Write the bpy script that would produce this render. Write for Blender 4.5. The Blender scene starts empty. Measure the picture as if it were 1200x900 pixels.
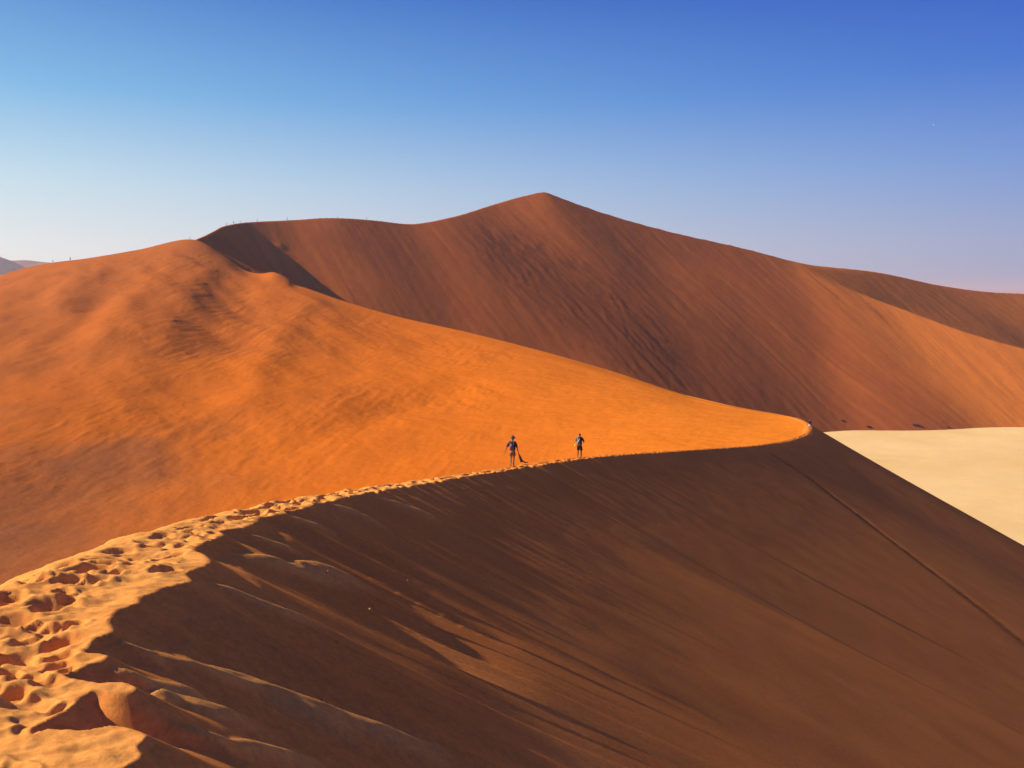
import bpy, bmesh, math, random
import numpy as np
from mathutils import Vector, Matrix
random.seed(4); RNG = np.random.default_rng(7)
scene = bpy.context.scene
COL = scene.collection

# ------------------------------------------------------------------ camera
F = 1000.0                                   # focal length in pixels of a 1200 px wide picture
PITCH = math.atan(112 / F)                   # the true horizon runs at row 338 of 900
cam_d = bpy.data.cameras.new('camera'); cam = bpy.data.objects.new('camera', cam_d); COL.objects.link(cam)
cam_d.sensor_width = 36; cam_d.lens = 36 * F / 1200; cam_d.clip_start = 0.05; cam_d.clip_end = 60000
cam.location = (0, 0, 0); cam.rotation_euler = (math.pi / 2 - PITCH, 0, 0)
scene.camera = cam

# ------------------------------------------------------------------ sky, sun, exposure
SUN_AZ, SUN_EL = -83.0, 29.3                 # azimuth clockwise from +Y (negative = left)
SKY_STRENGTH, SUN_STRENGTH, EXPO = 0.10, 4.05, 0.75
world = bpy.data.worlds.new('World'); scene.world = world; world.use_nodes = True
wn = world.node_tree; wn.nodes.clear()
sky = wn.nodes.new('ShaderNodeTexSky'); sky.sky_type = 'NISHITA'; sky.sun_disc = False
sky.sun_elevation = math.radians(SUN_EL); sky.sun_rotation = math.radians(SUN_AZ)
sky.altitude = 300; sky.air_density = 1.0; sky.dust_density = 1.6; sky.ozone_density = 2.6
bg = wn.nodes.new('ShaderNodeBackground'); bg.inputs['Strength'].default_value = SKY_STRENGTH
wout = wn.nodes.new('ShaderNodeOutputWorld')
def lin(c): return tuple(((x / 255) / 12.92 if x <= 10 else ((x / 255 + 0.055) / 1.055) ** 2.4) for x in c)
def wnode(ty, **kw):
    n = wn.nodes.new(ty)
    for k, v in kw.items(): setattr(n, k, v)
    return n
tc_ = wnode('ShaderNodeTexCoord'); sx = wnode('ShaderNodeSeparateXYZ'); wn.links.new(tc_.outputs['Generated'], sx.inputs[0])
flat = wnode('ShaderNodeVectorMath', operation='MULTIPLY'); flat.inputs[1].default_value = (1, 1, 0); wn.links.new(tc_.outputs['Generated'], flat.inputs[0])
nrm = wnode('ShaderNodeVectorMath', operation='NORMALIZE'); wn.links.new(flat.outputs[0], nrm.inputs[0])
dt = wnode('ShaderNodeVectorMath', operation='DOT_PRODUCT'); wn.links.new(nrm.outputs[0], dt.inputs[0])
dt.inputs[1].default_value = (math.sin(math.radians(SUN_AZ)), math.cos(math.radians(SUN_AZ)), 0)
mr = wnode('ShaderNodeMapRange'); mr.inputs['From Min'].default_value = -0.50; mr.inputs['From Max'].default_value = 0.66; wn.links.new(dt.outputs['Value'], mr.inputs['Value'])
def skyramp(stops):
    cr = wnode('ShaderNodeValToRGB'); els = cr.color_ramp.elements
    while len(els) > 1: els.remove(els[-1])
    for i, (p, c) in enumerate(stops):
        e = els[0] if i == 0 else els.new(p)
        e.position = p; e.color = (*lin(c), 1)
    wn.links.new(sx.outputs['Z'], cr.inputs[0]); return cr.outputs[0]
away = skyramp([(0.0, (156, 162, 196)), (0.05, (148, 160, 202)), (0.13, (108, 143, 212)), (0.22, (58, 108, 206)), (0.33, (28, 70, 188)), (0.6, (26, 58, 158)), (1.0, (22, 50, 135))])
toward = skyramp([(0.0, (236, 232, 226)), (0.04, (230, 233, 232)), (0.11, (198, 223, 235)), (0.2, (126, 186, 230)), (0.33, (52, 118, 200)), (0.6, (32, 72, 162)), (1.0, (22, 50, 135))])
mx = wnode('ShaderNodeMix', data_type='RGBA'); wn.links.new(mr.outputs[0], mx.inputs[0]); wn.links.new(away, mx.inputs[6]); wn.links.new(toward, mx.inputs[7])
sc_ = wnode('ShaderNodeVectorMath', operation='SCALE'); sc_.inputs['Scale'].default_value = 1 / SKY_STRENGTH / 2 ** EXPO; wn.links.new(mx.outputs[2], sc_.inputs[0])
m2 = wnode('ShaderNodeMix', data_type='RGBA'); m2.inputs[0].default_value = 0.94; wn.links.new(sky.outputs[0], m2.inputs[6]); wn.links.new(sc_.outputs[0], m2.inputs[7])
wn.links.new(m2.outputs[2], bg.inputs['Color'])
wn.links.new(bg.outputs[0], wout.inputs['Surface'])
sd = bpy.data.lights.new('sun', 'SUN'); sd.energy = SUN_STRENGTH; sd.angle = math.radians(0.53); sd.color = (1.0, 0.86, 0.68)
sun = bpy.data.objects.new('sun', sd); COL.objects.link(sun)
_a, _e = math.radians(SUN_AZ), math.radians(SUN_EL)
SUNV = Vector((math.sin(_a) * math.cos(_e), math.cos(_a) * math.cos(_e), math.sin(_e)))
sun.rotation_euler = SUNV.to_track_quat('Z', 'Y').to_euler(); sun.location = SUNV * 50
vs = scene.view_settings; vs.view_transform = 'Standard'; vs.look = 'None'; vs.exposure = EXPO; vs.gamma = 1.0
vs.use_curve_mapping = False
scene.cycles.volume_bounces = 1; scene.cycles.max_bounces = 6; scene.cycles.diffuse_bounces = 4

# ------------------------------------------------------------------ helpers
def ray(u, v):
    b = (450 - v) / F; y = math.cos(PITCH) + b * math.sin(PITCH); z = -math.sin(PITCH) + b * math.cos(PITCH)
    return np.array([(u - 600) / F / y, 1.0, z / y])
def at(u, v, Y): return ray(u, v) * Y
def _hash(ix, iy, seed):
    h = (ix.astype(np.int64) * 374761393 + iy.astype(np.int64) * 668265263 + seed * 974711) & 0xffffffff
    h = ((h ^ (h >> 13)) * 1274126177) & 0xffffffff
    return ((h ^ (h >> 16)) & 0xffff) / 65535.0
def noise(x, y, seed=0):                      # smooth gradient noise, about -1..1
    x0 = np.floor(x); y0 = np.floor(y); fx = x - x0; fy = y - y0
    sx = fx * fx * fx * (fx * (fx * 6 - 15) + 10); sy = fy * fy * fy * (fy * (fy * 6 - 15) + 10)
    def g(dx, dy):
        a = _hash(x0 + dx, y0 + dy, seed) * 2 * np.pi
        return np.cos(a) * (fx - dx) + np.sin(a) * (fy - dy)
    n0 = g(0, 0) * (1 - sx) + g(1, 0) * sx; n1 = g(0, 1) * (1 - sx) + g(1, 1) * sx
    return (n0 * (1 - sy) + n1 * sy) * 1.5
def fbm(x, y, octs=4, seed=0, gain=0.5):
    r = 0; a = 1.0; f = 1.0
    for i in range(octs):
        r = r + a * noise(x * f, y * f, seed + i * 17); a *= gain; f *= 2.03
    return r
def sstep(a, b, x):
    t = np.clip((x - a) / (b - a), 0, 1); return t * t * (3 - 2 * t)
def spline(pts, step):                        # centripetal-ish Catmull-Rom resampled at (about) equal steps
    p = np.array(pts, float); p = np.vstack([2 * p[0] - p[1], p, 2 * p[-1] - p[-2]]); out = []
    for i in range(1, len(p) - 2):
        p0, p1, p2, p3 = p[i - 1:i + 3]
        d1 = np.linalg.norm(p2 - p1) + 1e-9
        d0 = np.linalg.norm(p1 - p0) + 1e-9; d2 = np.linalg.norm(p3 - p2) + 1e-9
        m1 = d1 * ((p1 - p0) / d0 * d1 + (p2 - p1) / d1 * d0) / (d0 + d1)
        m2 = d1 * ((p2 - p1) / d1 * d2 + (p3 - p2) / d2 * d1) / (d1 + d2)
        n = 24
        for k in range(n):
            t = k / n; t2 = t * t; t3 = t2 * t
            out.append((2 * t3 - 3 * t2 + 1) * p1 + (t3 - 2 * t2 + t) * m1 + (-2 * t3 + 3 * t2) * p2 + (t3 - t2) * m2)
    out.append(p[-2]); q = np.array(out)
    L = np.concatenate([[0], np.cumsum(np.linalg.norm(np.diff(q, axis=0), axis=1))])
    if step is None: return q, L
    s = np.linspace(0, L[-1], max(2, int(L[-1] / step) + 1))
    return np.stack([np.interp(s, L, q[:, k]) for k in range(q.shape[1])], 1), s
def smooth1(a, n):
    k = np.hanning(n + 2)[1:-1]; k /= k.sum()
    return np.convolve(np.pad(a, n // 2, mode='edge'), k, mode='valid')[:len(a)]
def tag(o, label=None, cat=None, group=None, kind=None):
    if label: o['label'] = label
    if cat: o['category'] = cat
    if group: o['group'] = group
    if kind: o['kind'] = kind
    return o
def grid_obj(name, X, Y, Z, mat, kind='structure', attrs=None, keep=None):
    nr, nc = X.shape
    idx = np.arange(nr * nc).reshape(nr, nc)
    q = np.stack([idx[:-1, :-1], idx[:-1, 1:], idx[1:, 1:], idx[1:, :-1]], -1)
    if keep is not None: q = q[keep[:-1, :-1] & keep[:-1, 1:] & keep[1:, 1:] & keep[1:, :-1]]
    q = q.reshape(-1, 4)
    me = bpy.data.meshes.new(name)
    me.vertices.add(nr * nc); me.vertices.foreach_set('co', np.stack([X, Y, Z], -1).astype(np.float32).ravel())
    me.loops.add(q.size); me.loops.foreach_set('vertex_index', q.astype(np.int32).ravel())
    me.polygons.add(len(q)); me.polygons.foreach_set('loop_start', np.arange(0, q.size, 4, dtype=np.int32))
    me.polygons.foreach_set('loop_total', np.full(len(q), 4, np.int32))
    me.polygons.foreach_set('use_smooth', np.ones(len(q), bool))
    for k, v in (attrs or {}).items():
        if v.ndim == 3:
            a = me.attributes.new(k, 'FLOAT_VECTOR', 'POINT'); a.data.foreach_set('vector', v.astype(np.float32).ravel())
        else:
            a = me.attributes.new(k, 'FLOAT', 'POINT'); a.data.foreach_set('value', v.astype(np.float32).ravel())
    me.update(calc_edges=True); me.validate()
    me.materials.append(mat); o = bpy.data.objects.new(name, me); COL.objects.link(o); tag(o, kind=kind)
    return o
def envelope(X, Y, cx, cy, cz, ck):           # sand at rest below a crest: highest of the cones under the crest points
    sh = X.shape; x = X.ravel(); y = Y.ravel(); n = len(x); best = np.empty(n); arg = np.empty(n, np.int64)
    cx = cx.astype(np.float32); cy = cy.astype(np.float32); cz = cz.astype(np.float32); ck = ck.astype(np.float32)
    ch = max(1, int(4e6 / len(cx)))
    for i in range(0, n, ch):
        dx = x[i:i + ch, None].astype(np.float32) - cx; dy = y[i:i + ch, None].astype(np.float32) - cy
        np.multiply(dx, dx, out=dx); np.multiply(dy, dy, out=dy); dx += dy; np.sqrt(dx, out=dx); dx *= -ck; dx += cz
        a = dx.argmax(1); arg[i:i + ch] = a; best[i:i + ch] = dx[np.arange(len(a)), a]
    return best.reshape(sh), arg.reshape(sh)

# ------------------------------------------------------------------ materials
def nt(m):
    m.use_nodes = True; t = m.node_tree; t.nodes.clear(); return t
class NB:
    def __init__(s, mat): s.t = nt(mat)
    def n(s, ty, **kw):
        nd = s.t.nodes.new(ty)
        for k, v in kw.items():
            if k in nd.inputs: 
                nd.inputs[k].default_value = v
            else: setattr(nd, k, v)
        return nd
    def l(s, a, b): s.t.links.new(a, b)
    def noise(s, vec, scale, detail=3, rough=0.5):
        nd = s.n('ShaderNodeTexNoise'); nd.inputs['Scale'].default_value = scale; nd.inputs['Detail'].default_value = detail
        nd.inputs['Roughness'].default_value = rough; s.l(vec, nd.inputs['Vector']); return nd.outputs['Fac']
    def ramp(s, fac, a, b, lo=0.0, hi=1.0):
        nd = s.n('ShaderNodeMapRange'); nd.inputs['From Min'].default_value = a; nd.inputs['From Max'].default_value = b
        nd.inputs['To Min'].default_value = lo; nd.inputs['To Max'].default_value = hi; s.l(fac, nd.inputs['Value']); return nd.outputs[0]
    def mix(s, fac, a, b, mode='MIX'):
        nd = s.n('ShaderNodeMix'); nd.data_type = 'RGBA'; nd.blend_type = mode
        for val, sock in ((fac, nd.inputs[0]), (a, nd.inputs[6]), (b, nd.inputs[7])):
            if isinstance(val, (tuple, list)): sock.default_value = (*val, 1)
            elif isinstance(val, (int, float)): sock.default_value = val
            else: s.l(val, sock)
        return nd.outputs[2]
    def math(s, op, a, b=0.0):
        nd = s.n('ShaderNodeMath'); nd.operation = op
        for val, sock in ((a, nd.inputs[0]), (b, nd.inputs[1])):
            if isinstance(val, (int, float)): sock.default_value = val
            else: s.l(val, sock)
        return nd.outputs[0]

def sand_material(name, base, dark, pale, grain=60.0, grain_amt=0.18, bump=0.002, big=0.02, flow_scale=None,
                  flow_col=0.5, flow_bump=0.0, fine_scale=3.0, fine_bump=0.0):
    m = bpy.data.materials.new(name); b = NB(m)
    geo = b.n('ShaderNodeTexCoord').outputs['Object']
    c = b.mix(b.ramp(b.noise(geo, big, 4, 0.55), 0.35, 0.7), base, dark)
    pa = b.n('ShaderNodeAttribute', attribute_name='pale').outputs['Fac']
    c = b.mix(pa, c, pale)
    h = None
    if flow_scale:
        fa = b.n('ShaderNodeAttribute', attribute_name='flow').outputs['Vector']
        mp = b.n('ShaderNodeMapping'); mp.inputs['Scale'].default_value = flow_scale; b.l(fa, mp.inputs['Vector'])
        fn = b.noise(mp.outputs[0], 1.0, 6, 0.62)
        pm = b.ramp(b.noise(geo, big * 2.3, 3, 0.6), 0.38, 0.62); c = b.mix(b.math('MULTIPLY', b.ramp(fn, 0.45, 0.72, 0, flow_col), b.math('ADD', b.math('MULTIPLY', pm, 0.8), 0.2)), c, dark)
        c = b.mix(b.ramp(fn, 0.5, 0.25, 0, flow_col * 0.4), c, pale)
        h = b.math('MULTIPLY', fn, flow_bump)
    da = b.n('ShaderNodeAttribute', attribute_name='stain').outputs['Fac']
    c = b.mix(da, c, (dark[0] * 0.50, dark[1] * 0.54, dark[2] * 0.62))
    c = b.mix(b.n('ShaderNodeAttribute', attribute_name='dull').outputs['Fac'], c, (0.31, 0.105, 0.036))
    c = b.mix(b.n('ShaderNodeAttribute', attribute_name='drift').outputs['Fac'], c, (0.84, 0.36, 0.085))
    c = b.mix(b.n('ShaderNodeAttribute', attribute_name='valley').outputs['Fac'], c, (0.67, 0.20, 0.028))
    g = b.noise(geo, grain / 14, 7, 0.85)
    c = b.mix(1.0, c, b.mix(b.ramp(g, 0.3, 0.7), (1 - grain_amt,) * 3, (1 + grain_amt,) * 3), 'MULTIPLY')
    gb = b.math('MULTIPLY', g, bump)
    h = b.math('ADD', h, gb) if h is not None else gb
    if fine_bump:
        h = b.math('ADD', h, b.math('MULTIPLY', b.noise(geo, fine_scale, 5, 0.6), fine_bump))
    bp = b.n('ShaderNodeBump'); bp.inputs['Strength'].default_value = 1.0; bp.inputs['Distance'].default_value = 1.0
    b.l(h, bp.inputs['Height'])
    p = b.n('ShaderNodeBsdfPrincipled'); b.l(c, p.inputs['Base Color']); b.l(bp.outputs[0], p.inputs['Normal'])
    p.inputs['Roughness'].default_value = 0.95; p.inputs['Specular IOR Level'].default_value = 0.0
    o = b.n('ShaderNodeOutputMaterial'); b.l(p.outputs[0], o.inputs['Surface'])
    return m

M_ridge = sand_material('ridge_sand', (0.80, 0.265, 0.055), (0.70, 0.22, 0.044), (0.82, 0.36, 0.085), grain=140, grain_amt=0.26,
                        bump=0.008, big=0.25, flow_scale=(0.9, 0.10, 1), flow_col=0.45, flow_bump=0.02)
M_basin = sand_material('basin_sand', (0.72, 0.175, 0.012), (0.60, 0.145, 0.014), (0.76, 0.235, 0.022), grain=16, grain_amt=0.09,
                        bump=0.03, big=0.012, fine_scale=0.16, fine_bump=0.5)
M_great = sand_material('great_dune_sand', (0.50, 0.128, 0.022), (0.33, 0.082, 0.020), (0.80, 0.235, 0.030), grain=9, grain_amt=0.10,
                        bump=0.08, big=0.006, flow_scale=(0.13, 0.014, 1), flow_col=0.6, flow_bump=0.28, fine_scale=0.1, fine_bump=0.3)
M_plain = sand_material('plain_sand', (0.62, 0.30, 0.11), (0.54, 0.25, 0.09), (0.6, 0.26, 0.08), grain=0.3, big=0.002)
M_pan = sand_material('clay_pan', (0.92, 0.64, 0.27), (0.80, 0.53, 0.20), (0.8, 0.6, 0.35), grain=0.8, grain_amt=0.05, bump=0.01, big=0.012, fine_scale=0.05, fine_bump=0.3)
M_hill = sand_material('far_hill_sand', (0.30, 0.16, 0.12), (0.22, 0.12, 0.09), (0.3, 0.2, 0.15), grain=0.02, big=0.002)
def plain_mat(name, col, rough=0.8, bumpy=0.0, var=0.15):
    m = bpy.data.materials.new(name); b = NB(m); geo = b.n('ShaderNodeTexCoord').outputs['Object']
    n = b.noise(geo, 14.0, 3)
    c = b.mix(b.ramp(n, 0.3, 0.7), tuple(x * (1 - var) for x in col), tuple(min(1, x * (1 + var)) for x in col))
    p = b.n('ShaderNodeBsdfPrincipled'); b.l(c, p.inputs['Base Color']); p.inputs['Roughness'].default_value = rough
    o = b.n('ShaderNodeOutputMaterial'); b.l(p.outputs[0], o.inputs['Surface']); return m

GRAZE = 0.040                                # how much flatter than the sun's rays the slip face lies
PAN_Z = -90.5
# ------------------------------------------------------------------ the crest, one S-shaped line
near_px = [(150, 870, 4.0), (142, 712, 6.3), (236, 640, 9.9), (329, 602, 15.0), (400, 583, 20), (480, 569, 27), (560, 556, 37), (600, 549.5, 45),
           (680, 537.5, 56), (800, 528, 82), (900, 520, 118), (935, 513, 138), (949, 506, 147), (951, 501, 151)]
back = [(3.4, -7.0, -1.6), (1.7, -3.0, -1.75), (-0.3, 1.0, -1.95)]
turn_px = [(949, 497.5, 156), (940, 492, 164), (915, 486, 180), (870, 478, 202), (800, 462, 232), (717, 435, 266), (633, 411, 298), (550, 390, 330),
           (458, 369, 364), (400, 352, 384), (360, 338, 398), (345, 333, 404)]
hump_px = [(338, 327, 408), (322, 319.3, 415), (306, 320.5, 424), (290, 318, 434), (262, 300, 450), (228, 281, 466)]
main_px = [(228, 281, 466), (240, 276, 500), (252, 270, 540), (265, 264, 572), (290, 260, 598), (330, 258, 614), (400, 255, 630), (440, 258, 640), (480, 262, 650),
           (530, 254, 668), (580, 239, 698), (620, 228, 716), (638, 225, 722), (655, 231, 722), (700, 247, 724), (780, 270, 728), (860, 288, 732),
           (930, 304, 736)]
ridge_px = [(930, 304, 736), (975, 311, 762), (1040, 321, 805), (1100, 334, 840), (1160, 342, 870), (1200, 344, 890), (1300, 352, 920), (1450, 350, 950), (1650, 345, 980)]
spur_px = [(930, 304, 736), (952, 314, 724), (1010, 342, 698), (1070, 366, 672), (1130, 388, 648), (1200, 408, 628), (1300, 428, 612), (1450, 445, 602), (1650, 455, 600)]
left_px = [(228, 281, 466), (160, 293, 476), (100, 303, 482), (60, 308, 488), (25, 315, 494), (0, 323, 500), (-40, 340, 508), (-120, 360, 515), (-260, 375, 520)]
crest1, s1 = spline(back + [tuple(at(*p)) for p in near_px] + [tuple(at(*p)) for p in turn_px[:5]], 0.25)
W = lambda px: [tuple(at(*p)) for p in px]

# ------------------------------------------------------------------ great dune: slip face all round the pan
segs = [(W(near_px[-1:] + turn_px[:5]), 0.53, 0.55), (W(turn_px[4:] + hump_px), 0.55, 0.62), (W(main_px), 0.70, 0.67), (W(ridge_px), 0.59, 0.59), (W(spur_px), 0.62, 0.57), (W(left_px), 0.5, 0.5)]
cc, kk = [], []
for pts, k0, k1 in segs:
    c, s = spline(pts, 1.2); cc.append(c); kk.append(np.linspace(k0, k1, len(c)))
CC = np.vstack(cc); KK = np.concatenate(kk)
S_ALL = np.concatenate([[0], np.cumsum(np.linalg.norm(np.diff(CC, axis=0), axis=1))])
ua = np.linspace(math.atan(-0.85), math.atan(0.95), 820)
ry = np.concatenate([np.linspace(145, 380, 70, endpoint=False), np.linspace(380, 985, 430, endpoint=False), np.geomspace(985, 1500, 20)])
AA, RR = np.meshgrid(np.tan(ua), ry); GX = AA * RR; GY = RR
GZ, ARG = envelope(GX, GY, CC[:, 0], CC[:, 1], CC[:, 2], KK)
D = np.hypot(GX - CC[ARG, 0], GY - CC[ARG, 1]); SA = S_ALL[ARG]
SA = SA + 2.0 * noise(GX * 0.02, GY * 0.02, 5)
slip = sstep(1, 10, D)
def near_px_mask(X, Y, Z, u0, v0, ru, rv, rot=0.0):
    p = Y * math.cos(PITCH) - Z * math.sin(PITCH); q = Y * math.sin(PITCH) + Z * math.cos(PITCH)
    u = 600 + F * X / p - u0; v = 450 - F * q / p - v0; c, s = math.cos(rot), math.sin(rot)
    return np.exp(-((u * c + v * s) / ru) ** 2 - ((-u * s + v * c) / rv) ** 2)
def blur(Z, n, m):
    Z = np.apply_along_axis(lambda v: smooth1(v, n), 0, Z); return np.apply_along_axis(lambda v: smooth1(v, m), 1, Z)
bw = np.maximum(sstep(8, 45, D), near_px_mask(GX, GY, GZ, 968, 324, 62, 16, 0.4)); GZ = GZ * (1 - bw) + blur(GZ, 25, 41) * bw
# lines down which the sand slides, straight to the lower right, turning straight down on the far right
X0 = GX - (700 - GY) * 0.6
for _ in range(12): X0 = 0.5 * X0 + 0.5 * (GX - (700 - GY) * (0.62 - 0.42 * sstep(150, 330, X0)))
AL = 700 - GY
wx = 2.0 * fbm(GX / 25, GY / 25, 3, 301); streak = fbm((X0 + 0.6 * wx) / 7.0, (AL + 3 * wx) / 70.0, 5, 21, 0.55)
lump = fbm(GX / 9.0, GY / 9.0, 4, 33, 0.6)
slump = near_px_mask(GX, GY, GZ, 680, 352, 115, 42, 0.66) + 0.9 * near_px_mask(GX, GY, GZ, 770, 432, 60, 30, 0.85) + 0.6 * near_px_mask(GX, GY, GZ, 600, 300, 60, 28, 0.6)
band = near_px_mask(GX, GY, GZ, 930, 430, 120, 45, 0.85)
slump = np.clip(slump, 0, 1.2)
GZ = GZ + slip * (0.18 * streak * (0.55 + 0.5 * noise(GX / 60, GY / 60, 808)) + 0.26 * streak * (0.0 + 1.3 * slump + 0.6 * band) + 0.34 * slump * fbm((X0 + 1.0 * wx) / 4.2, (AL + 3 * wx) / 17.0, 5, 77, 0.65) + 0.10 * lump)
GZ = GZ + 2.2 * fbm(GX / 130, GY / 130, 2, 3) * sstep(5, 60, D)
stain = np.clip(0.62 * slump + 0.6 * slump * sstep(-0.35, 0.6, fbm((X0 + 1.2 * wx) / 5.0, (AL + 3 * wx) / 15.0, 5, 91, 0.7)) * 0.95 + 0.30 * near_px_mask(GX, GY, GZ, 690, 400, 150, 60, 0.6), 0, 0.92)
# small break of slumped sand catching the sun below the left crest
GZ = GZ + 0.9 * near_px_mask(GX, GY, GZ, 328, 288, 6, 3, 0.5) + 0.7 * near_px_mask(GX, GY, GZ, 298, 287, 3, 2, 0.4)
grid_obj('great_dune', GX, GY, GZ, M_great, attrs={'flow': np.stack([X0, AL, SA * 0], -1), 'stain': stain, 'pale': 0.65 * sstep(185, 300, X0)}, keep=(GZ > PAN_Z - 12) & (ARG >= len(cc[0]) - 12))  # pale: brightness of the sunlit right flank, painted into the sand colour

# ------------------------------------------------------------------ sunlit basin between the near ridge and the far crest
top_pts = W(left_px[::-1]) + W(hump_px[::-1][1:]) + W(turn_px[::-1]) + W(near_px[-1:])
tops, ts = spline(top_pts, 0.5)
_cr, _ = spline(W(near_px), 0.5)
def off_crest(y, off, drop):
    i = np.argmin(np.abs(_cr[:, 1] - y)); return (_cr[i, 0] - off, y, _cr[i, 2] - drop)
bot_pts = [(-230, 40, -46), (-150, 55, -43), (-90, 72, -41), (-50, 84, -40), (-22, 96, -37.5), off_crest(108, 26, 13), off_crest(120, 14, 6.0), off_crest(132, 7, 2.4), off_crest(141, 3, 0.9),
           off_crest(147, 1.2, 0.35), tuple(at(951, 501, 151) - np.array([0.5, 0.3, 0.1]))]
bots, bs = spline(bot_pts, 0.5)
NA, NW = 720, 300
a = np.linspace(0, 1, NA); 
tsn = ts / ts[-1]; bsn = bs / bs[-1]
# put bottom points opposite to their top points
knots_t = [0, 0.28, 0.42, 0.70, 0.88, 1.0]; knots_b = [0, 0.30, 0.50, 0.74, 0.88, 1.0]
T = np.stack([np.interp(a, tsn, tops[:, k]) for k in range(3)], 1)
ab = np.interp(a, knots_t, knots_b)
B = np.stack([np.interp(ab, bsn, bots[:, k]) for k in range(3)], 1)
w = np.linspace(0, 1, NW) ** 0.8
Ts = np.stack([smooth1(T[:, k], 121) for k in range(3)], 1); Ts[-60:] = T[-60:] + (Ts[-60:] - T[-60:]) * np.linspace(1, 0, 60)[:, None]
loc = sstep(0.93, 1.0, w)[:, None]
BX = B[:, 0] + (Ts[:, 0] - B[:, 0]) * w[:, None] + (T[:, 0] - Ts[:, 0]) * loc; BY = B[:, 1] + (Ts[:, 1] - B[:, 1]) * w[:, None] + (T[:, 1] - Ts[:, 1]) * loc
pw = np.interp(a, [0, 0.3, 0.5, 0.75, 1], [1.35, 1.35, 1.5, 1.6, 1.3])
prof = w[:, None] ** pw
BZ = B[:, 2] + (Ts[:, 2] - B[:, 2]) * prof + (T[:, 2] - Ts[:, 2]) * loc
edge = sstep(0.0, 0.10, 1 - w[:, None]) * np.ones_like(BX)
tipf = sstep(1.0, 0.85, a)[None, :]
leftness = sstep(40, -120, BX)
fld = fbm((BX * 0.85 + BY * 0.5) / 34, (BY * 0.85 - BX * 0.5) / 90, 3, 8, 0.5)
BZ = BZ + edge * tipf * (1.6 * fld * leftness * sstep(120, 250, BY) + 0.9 * fbm(BX / 60, BY / 60, 3, 15) )
rough = sstep(-0.1, 0.6, fbm(BX / 70, BY / 70, 3, 40) + 0.35 * leftness)
BZ = BZ + edge * tipf * (0.14 * rough * fbm((BX + 0.6 * BY) / 10, (BY * 0.7 - BX * .5) / 22, 5, 44, 0.62) + 0.05 * fbm(BX / 3, BY / 3, 3, 50))
def fold(px, width, amp):                      # a soft rib of sand given by its course down the slope
    global BZ
    pp = []
    for (u, v) in px:
        r = ray(u, v); k = np.argmin((BX / np.maximum(BY, 1) - r[0]) ** 2 * 4 + (BZ / np.maximum(BY, 1) - r[2]) ** 2 * 4)
        pp.append((BX.ravel()[k], BY.ravel()[k], BZ.ravel()[k]))
    c, s = spline(pp, 2.0); best = np.full(BX.shape, 1e9); sd_ = np.zeros(BX.shape); tt = np.zeros(BX.shape)
    tg = np.gradient(c[:, :2], axis=0); tg /= np.linalg.norm(tg, axis=1)[:, None] + 1e-9
    for i in range(len(c)):
        dx = BX - c[i, 0]; dy = BY - c[i, 1]; d = dx * dx + dy * dy; m = d < best
        best[m] = d[m]; tt[m] = i / len(c)
    BZ = BZ + edge * amp * np.exp(-best / width ** 2) * (np.sin(np.pi * np.clip(tt, 0.02, 0.98)) ** 0.5)
fold([(262, 308), (225, 335), (205, 375), (175, 430), (150, 470)], 9, 1.5)
fold([(205, 315), (165, 345), (145, 390), (120, 430)], 9, 1.6)
fold([(150, 305), (85, 335), (60, 380)], 10, 1.4)
fold([(120, 345), (95, 372), (78, 400)], 7, -1.5)
fold([(370, 350), (330, 390), (300, 440), (290, 480)], 6, 0.9)
fold([(560, 440), (480, 470), (400, 500), (330, 530)], 9, -1.0)
# skirt rows behind the crest edge
pale = 0.55 * sstep(0.62, 0.98, a)[None, :] * np.ones_like(BX)
lumps = sstep(0.62, 1.05, fbm(BX / 4.5, BY / 6, 4, 222, 0.6)) * sstep(-40, -120, BX)
lumps = lumps * 0.4; BZ = BZ + edge * lumps * 0.4
sm_ = sstep(0.0, 0.7, fbm(BX / 45, BY / 80, 3, 340) + 0.25 * leftness) * sstep(0, -50, BX)
BZ = BZ + edge * tipf * sstep(-0.1, 0.5, fbm(BX / 38, BY / 60, 3, 350)) * sstep(40, -20, BX) * 0.085 * fbm((BX - 0.13 * BY) / 2.0, BY / 13, 4, 351, 0.6)
BZ = BZ + edge * tipf * sm_ * 0.10 * fbm((BX - 0.13 * BY) / 3.6, BY / 26, 5, 345, 0.6)
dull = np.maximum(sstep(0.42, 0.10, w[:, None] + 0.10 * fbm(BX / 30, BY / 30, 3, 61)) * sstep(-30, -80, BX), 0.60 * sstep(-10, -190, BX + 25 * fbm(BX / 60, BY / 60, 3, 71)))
stainb = 0.3 * lumps + 0.18 * rough * sstep(-60, -140, BX)
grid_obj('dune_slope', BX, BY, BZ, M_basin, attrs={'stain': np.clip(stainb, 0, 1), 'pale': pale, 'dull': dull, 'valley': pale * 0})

# ------------------------------------------------------------------ near ridge with the footpath
virt, sv = spline([(-0.9, -14, -1.2), (-1.3, -4, -1.5), (-2.1, 2, -1.86), (-3.0, 6.2, -2.40), (-3.68, 10, -2.98)] + [tuple(p) for p in W(near_px[3:])] + W(turn_px[:5]), 0.3)
slope_k = np.interp(virt[:, 1], [0, 10, 20, 32, 60, 110, 150], [0.68, 0.655, 0.615, 0.598, 0.590, 0.598, 0.612])
zb_line = lambda: None
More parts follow.
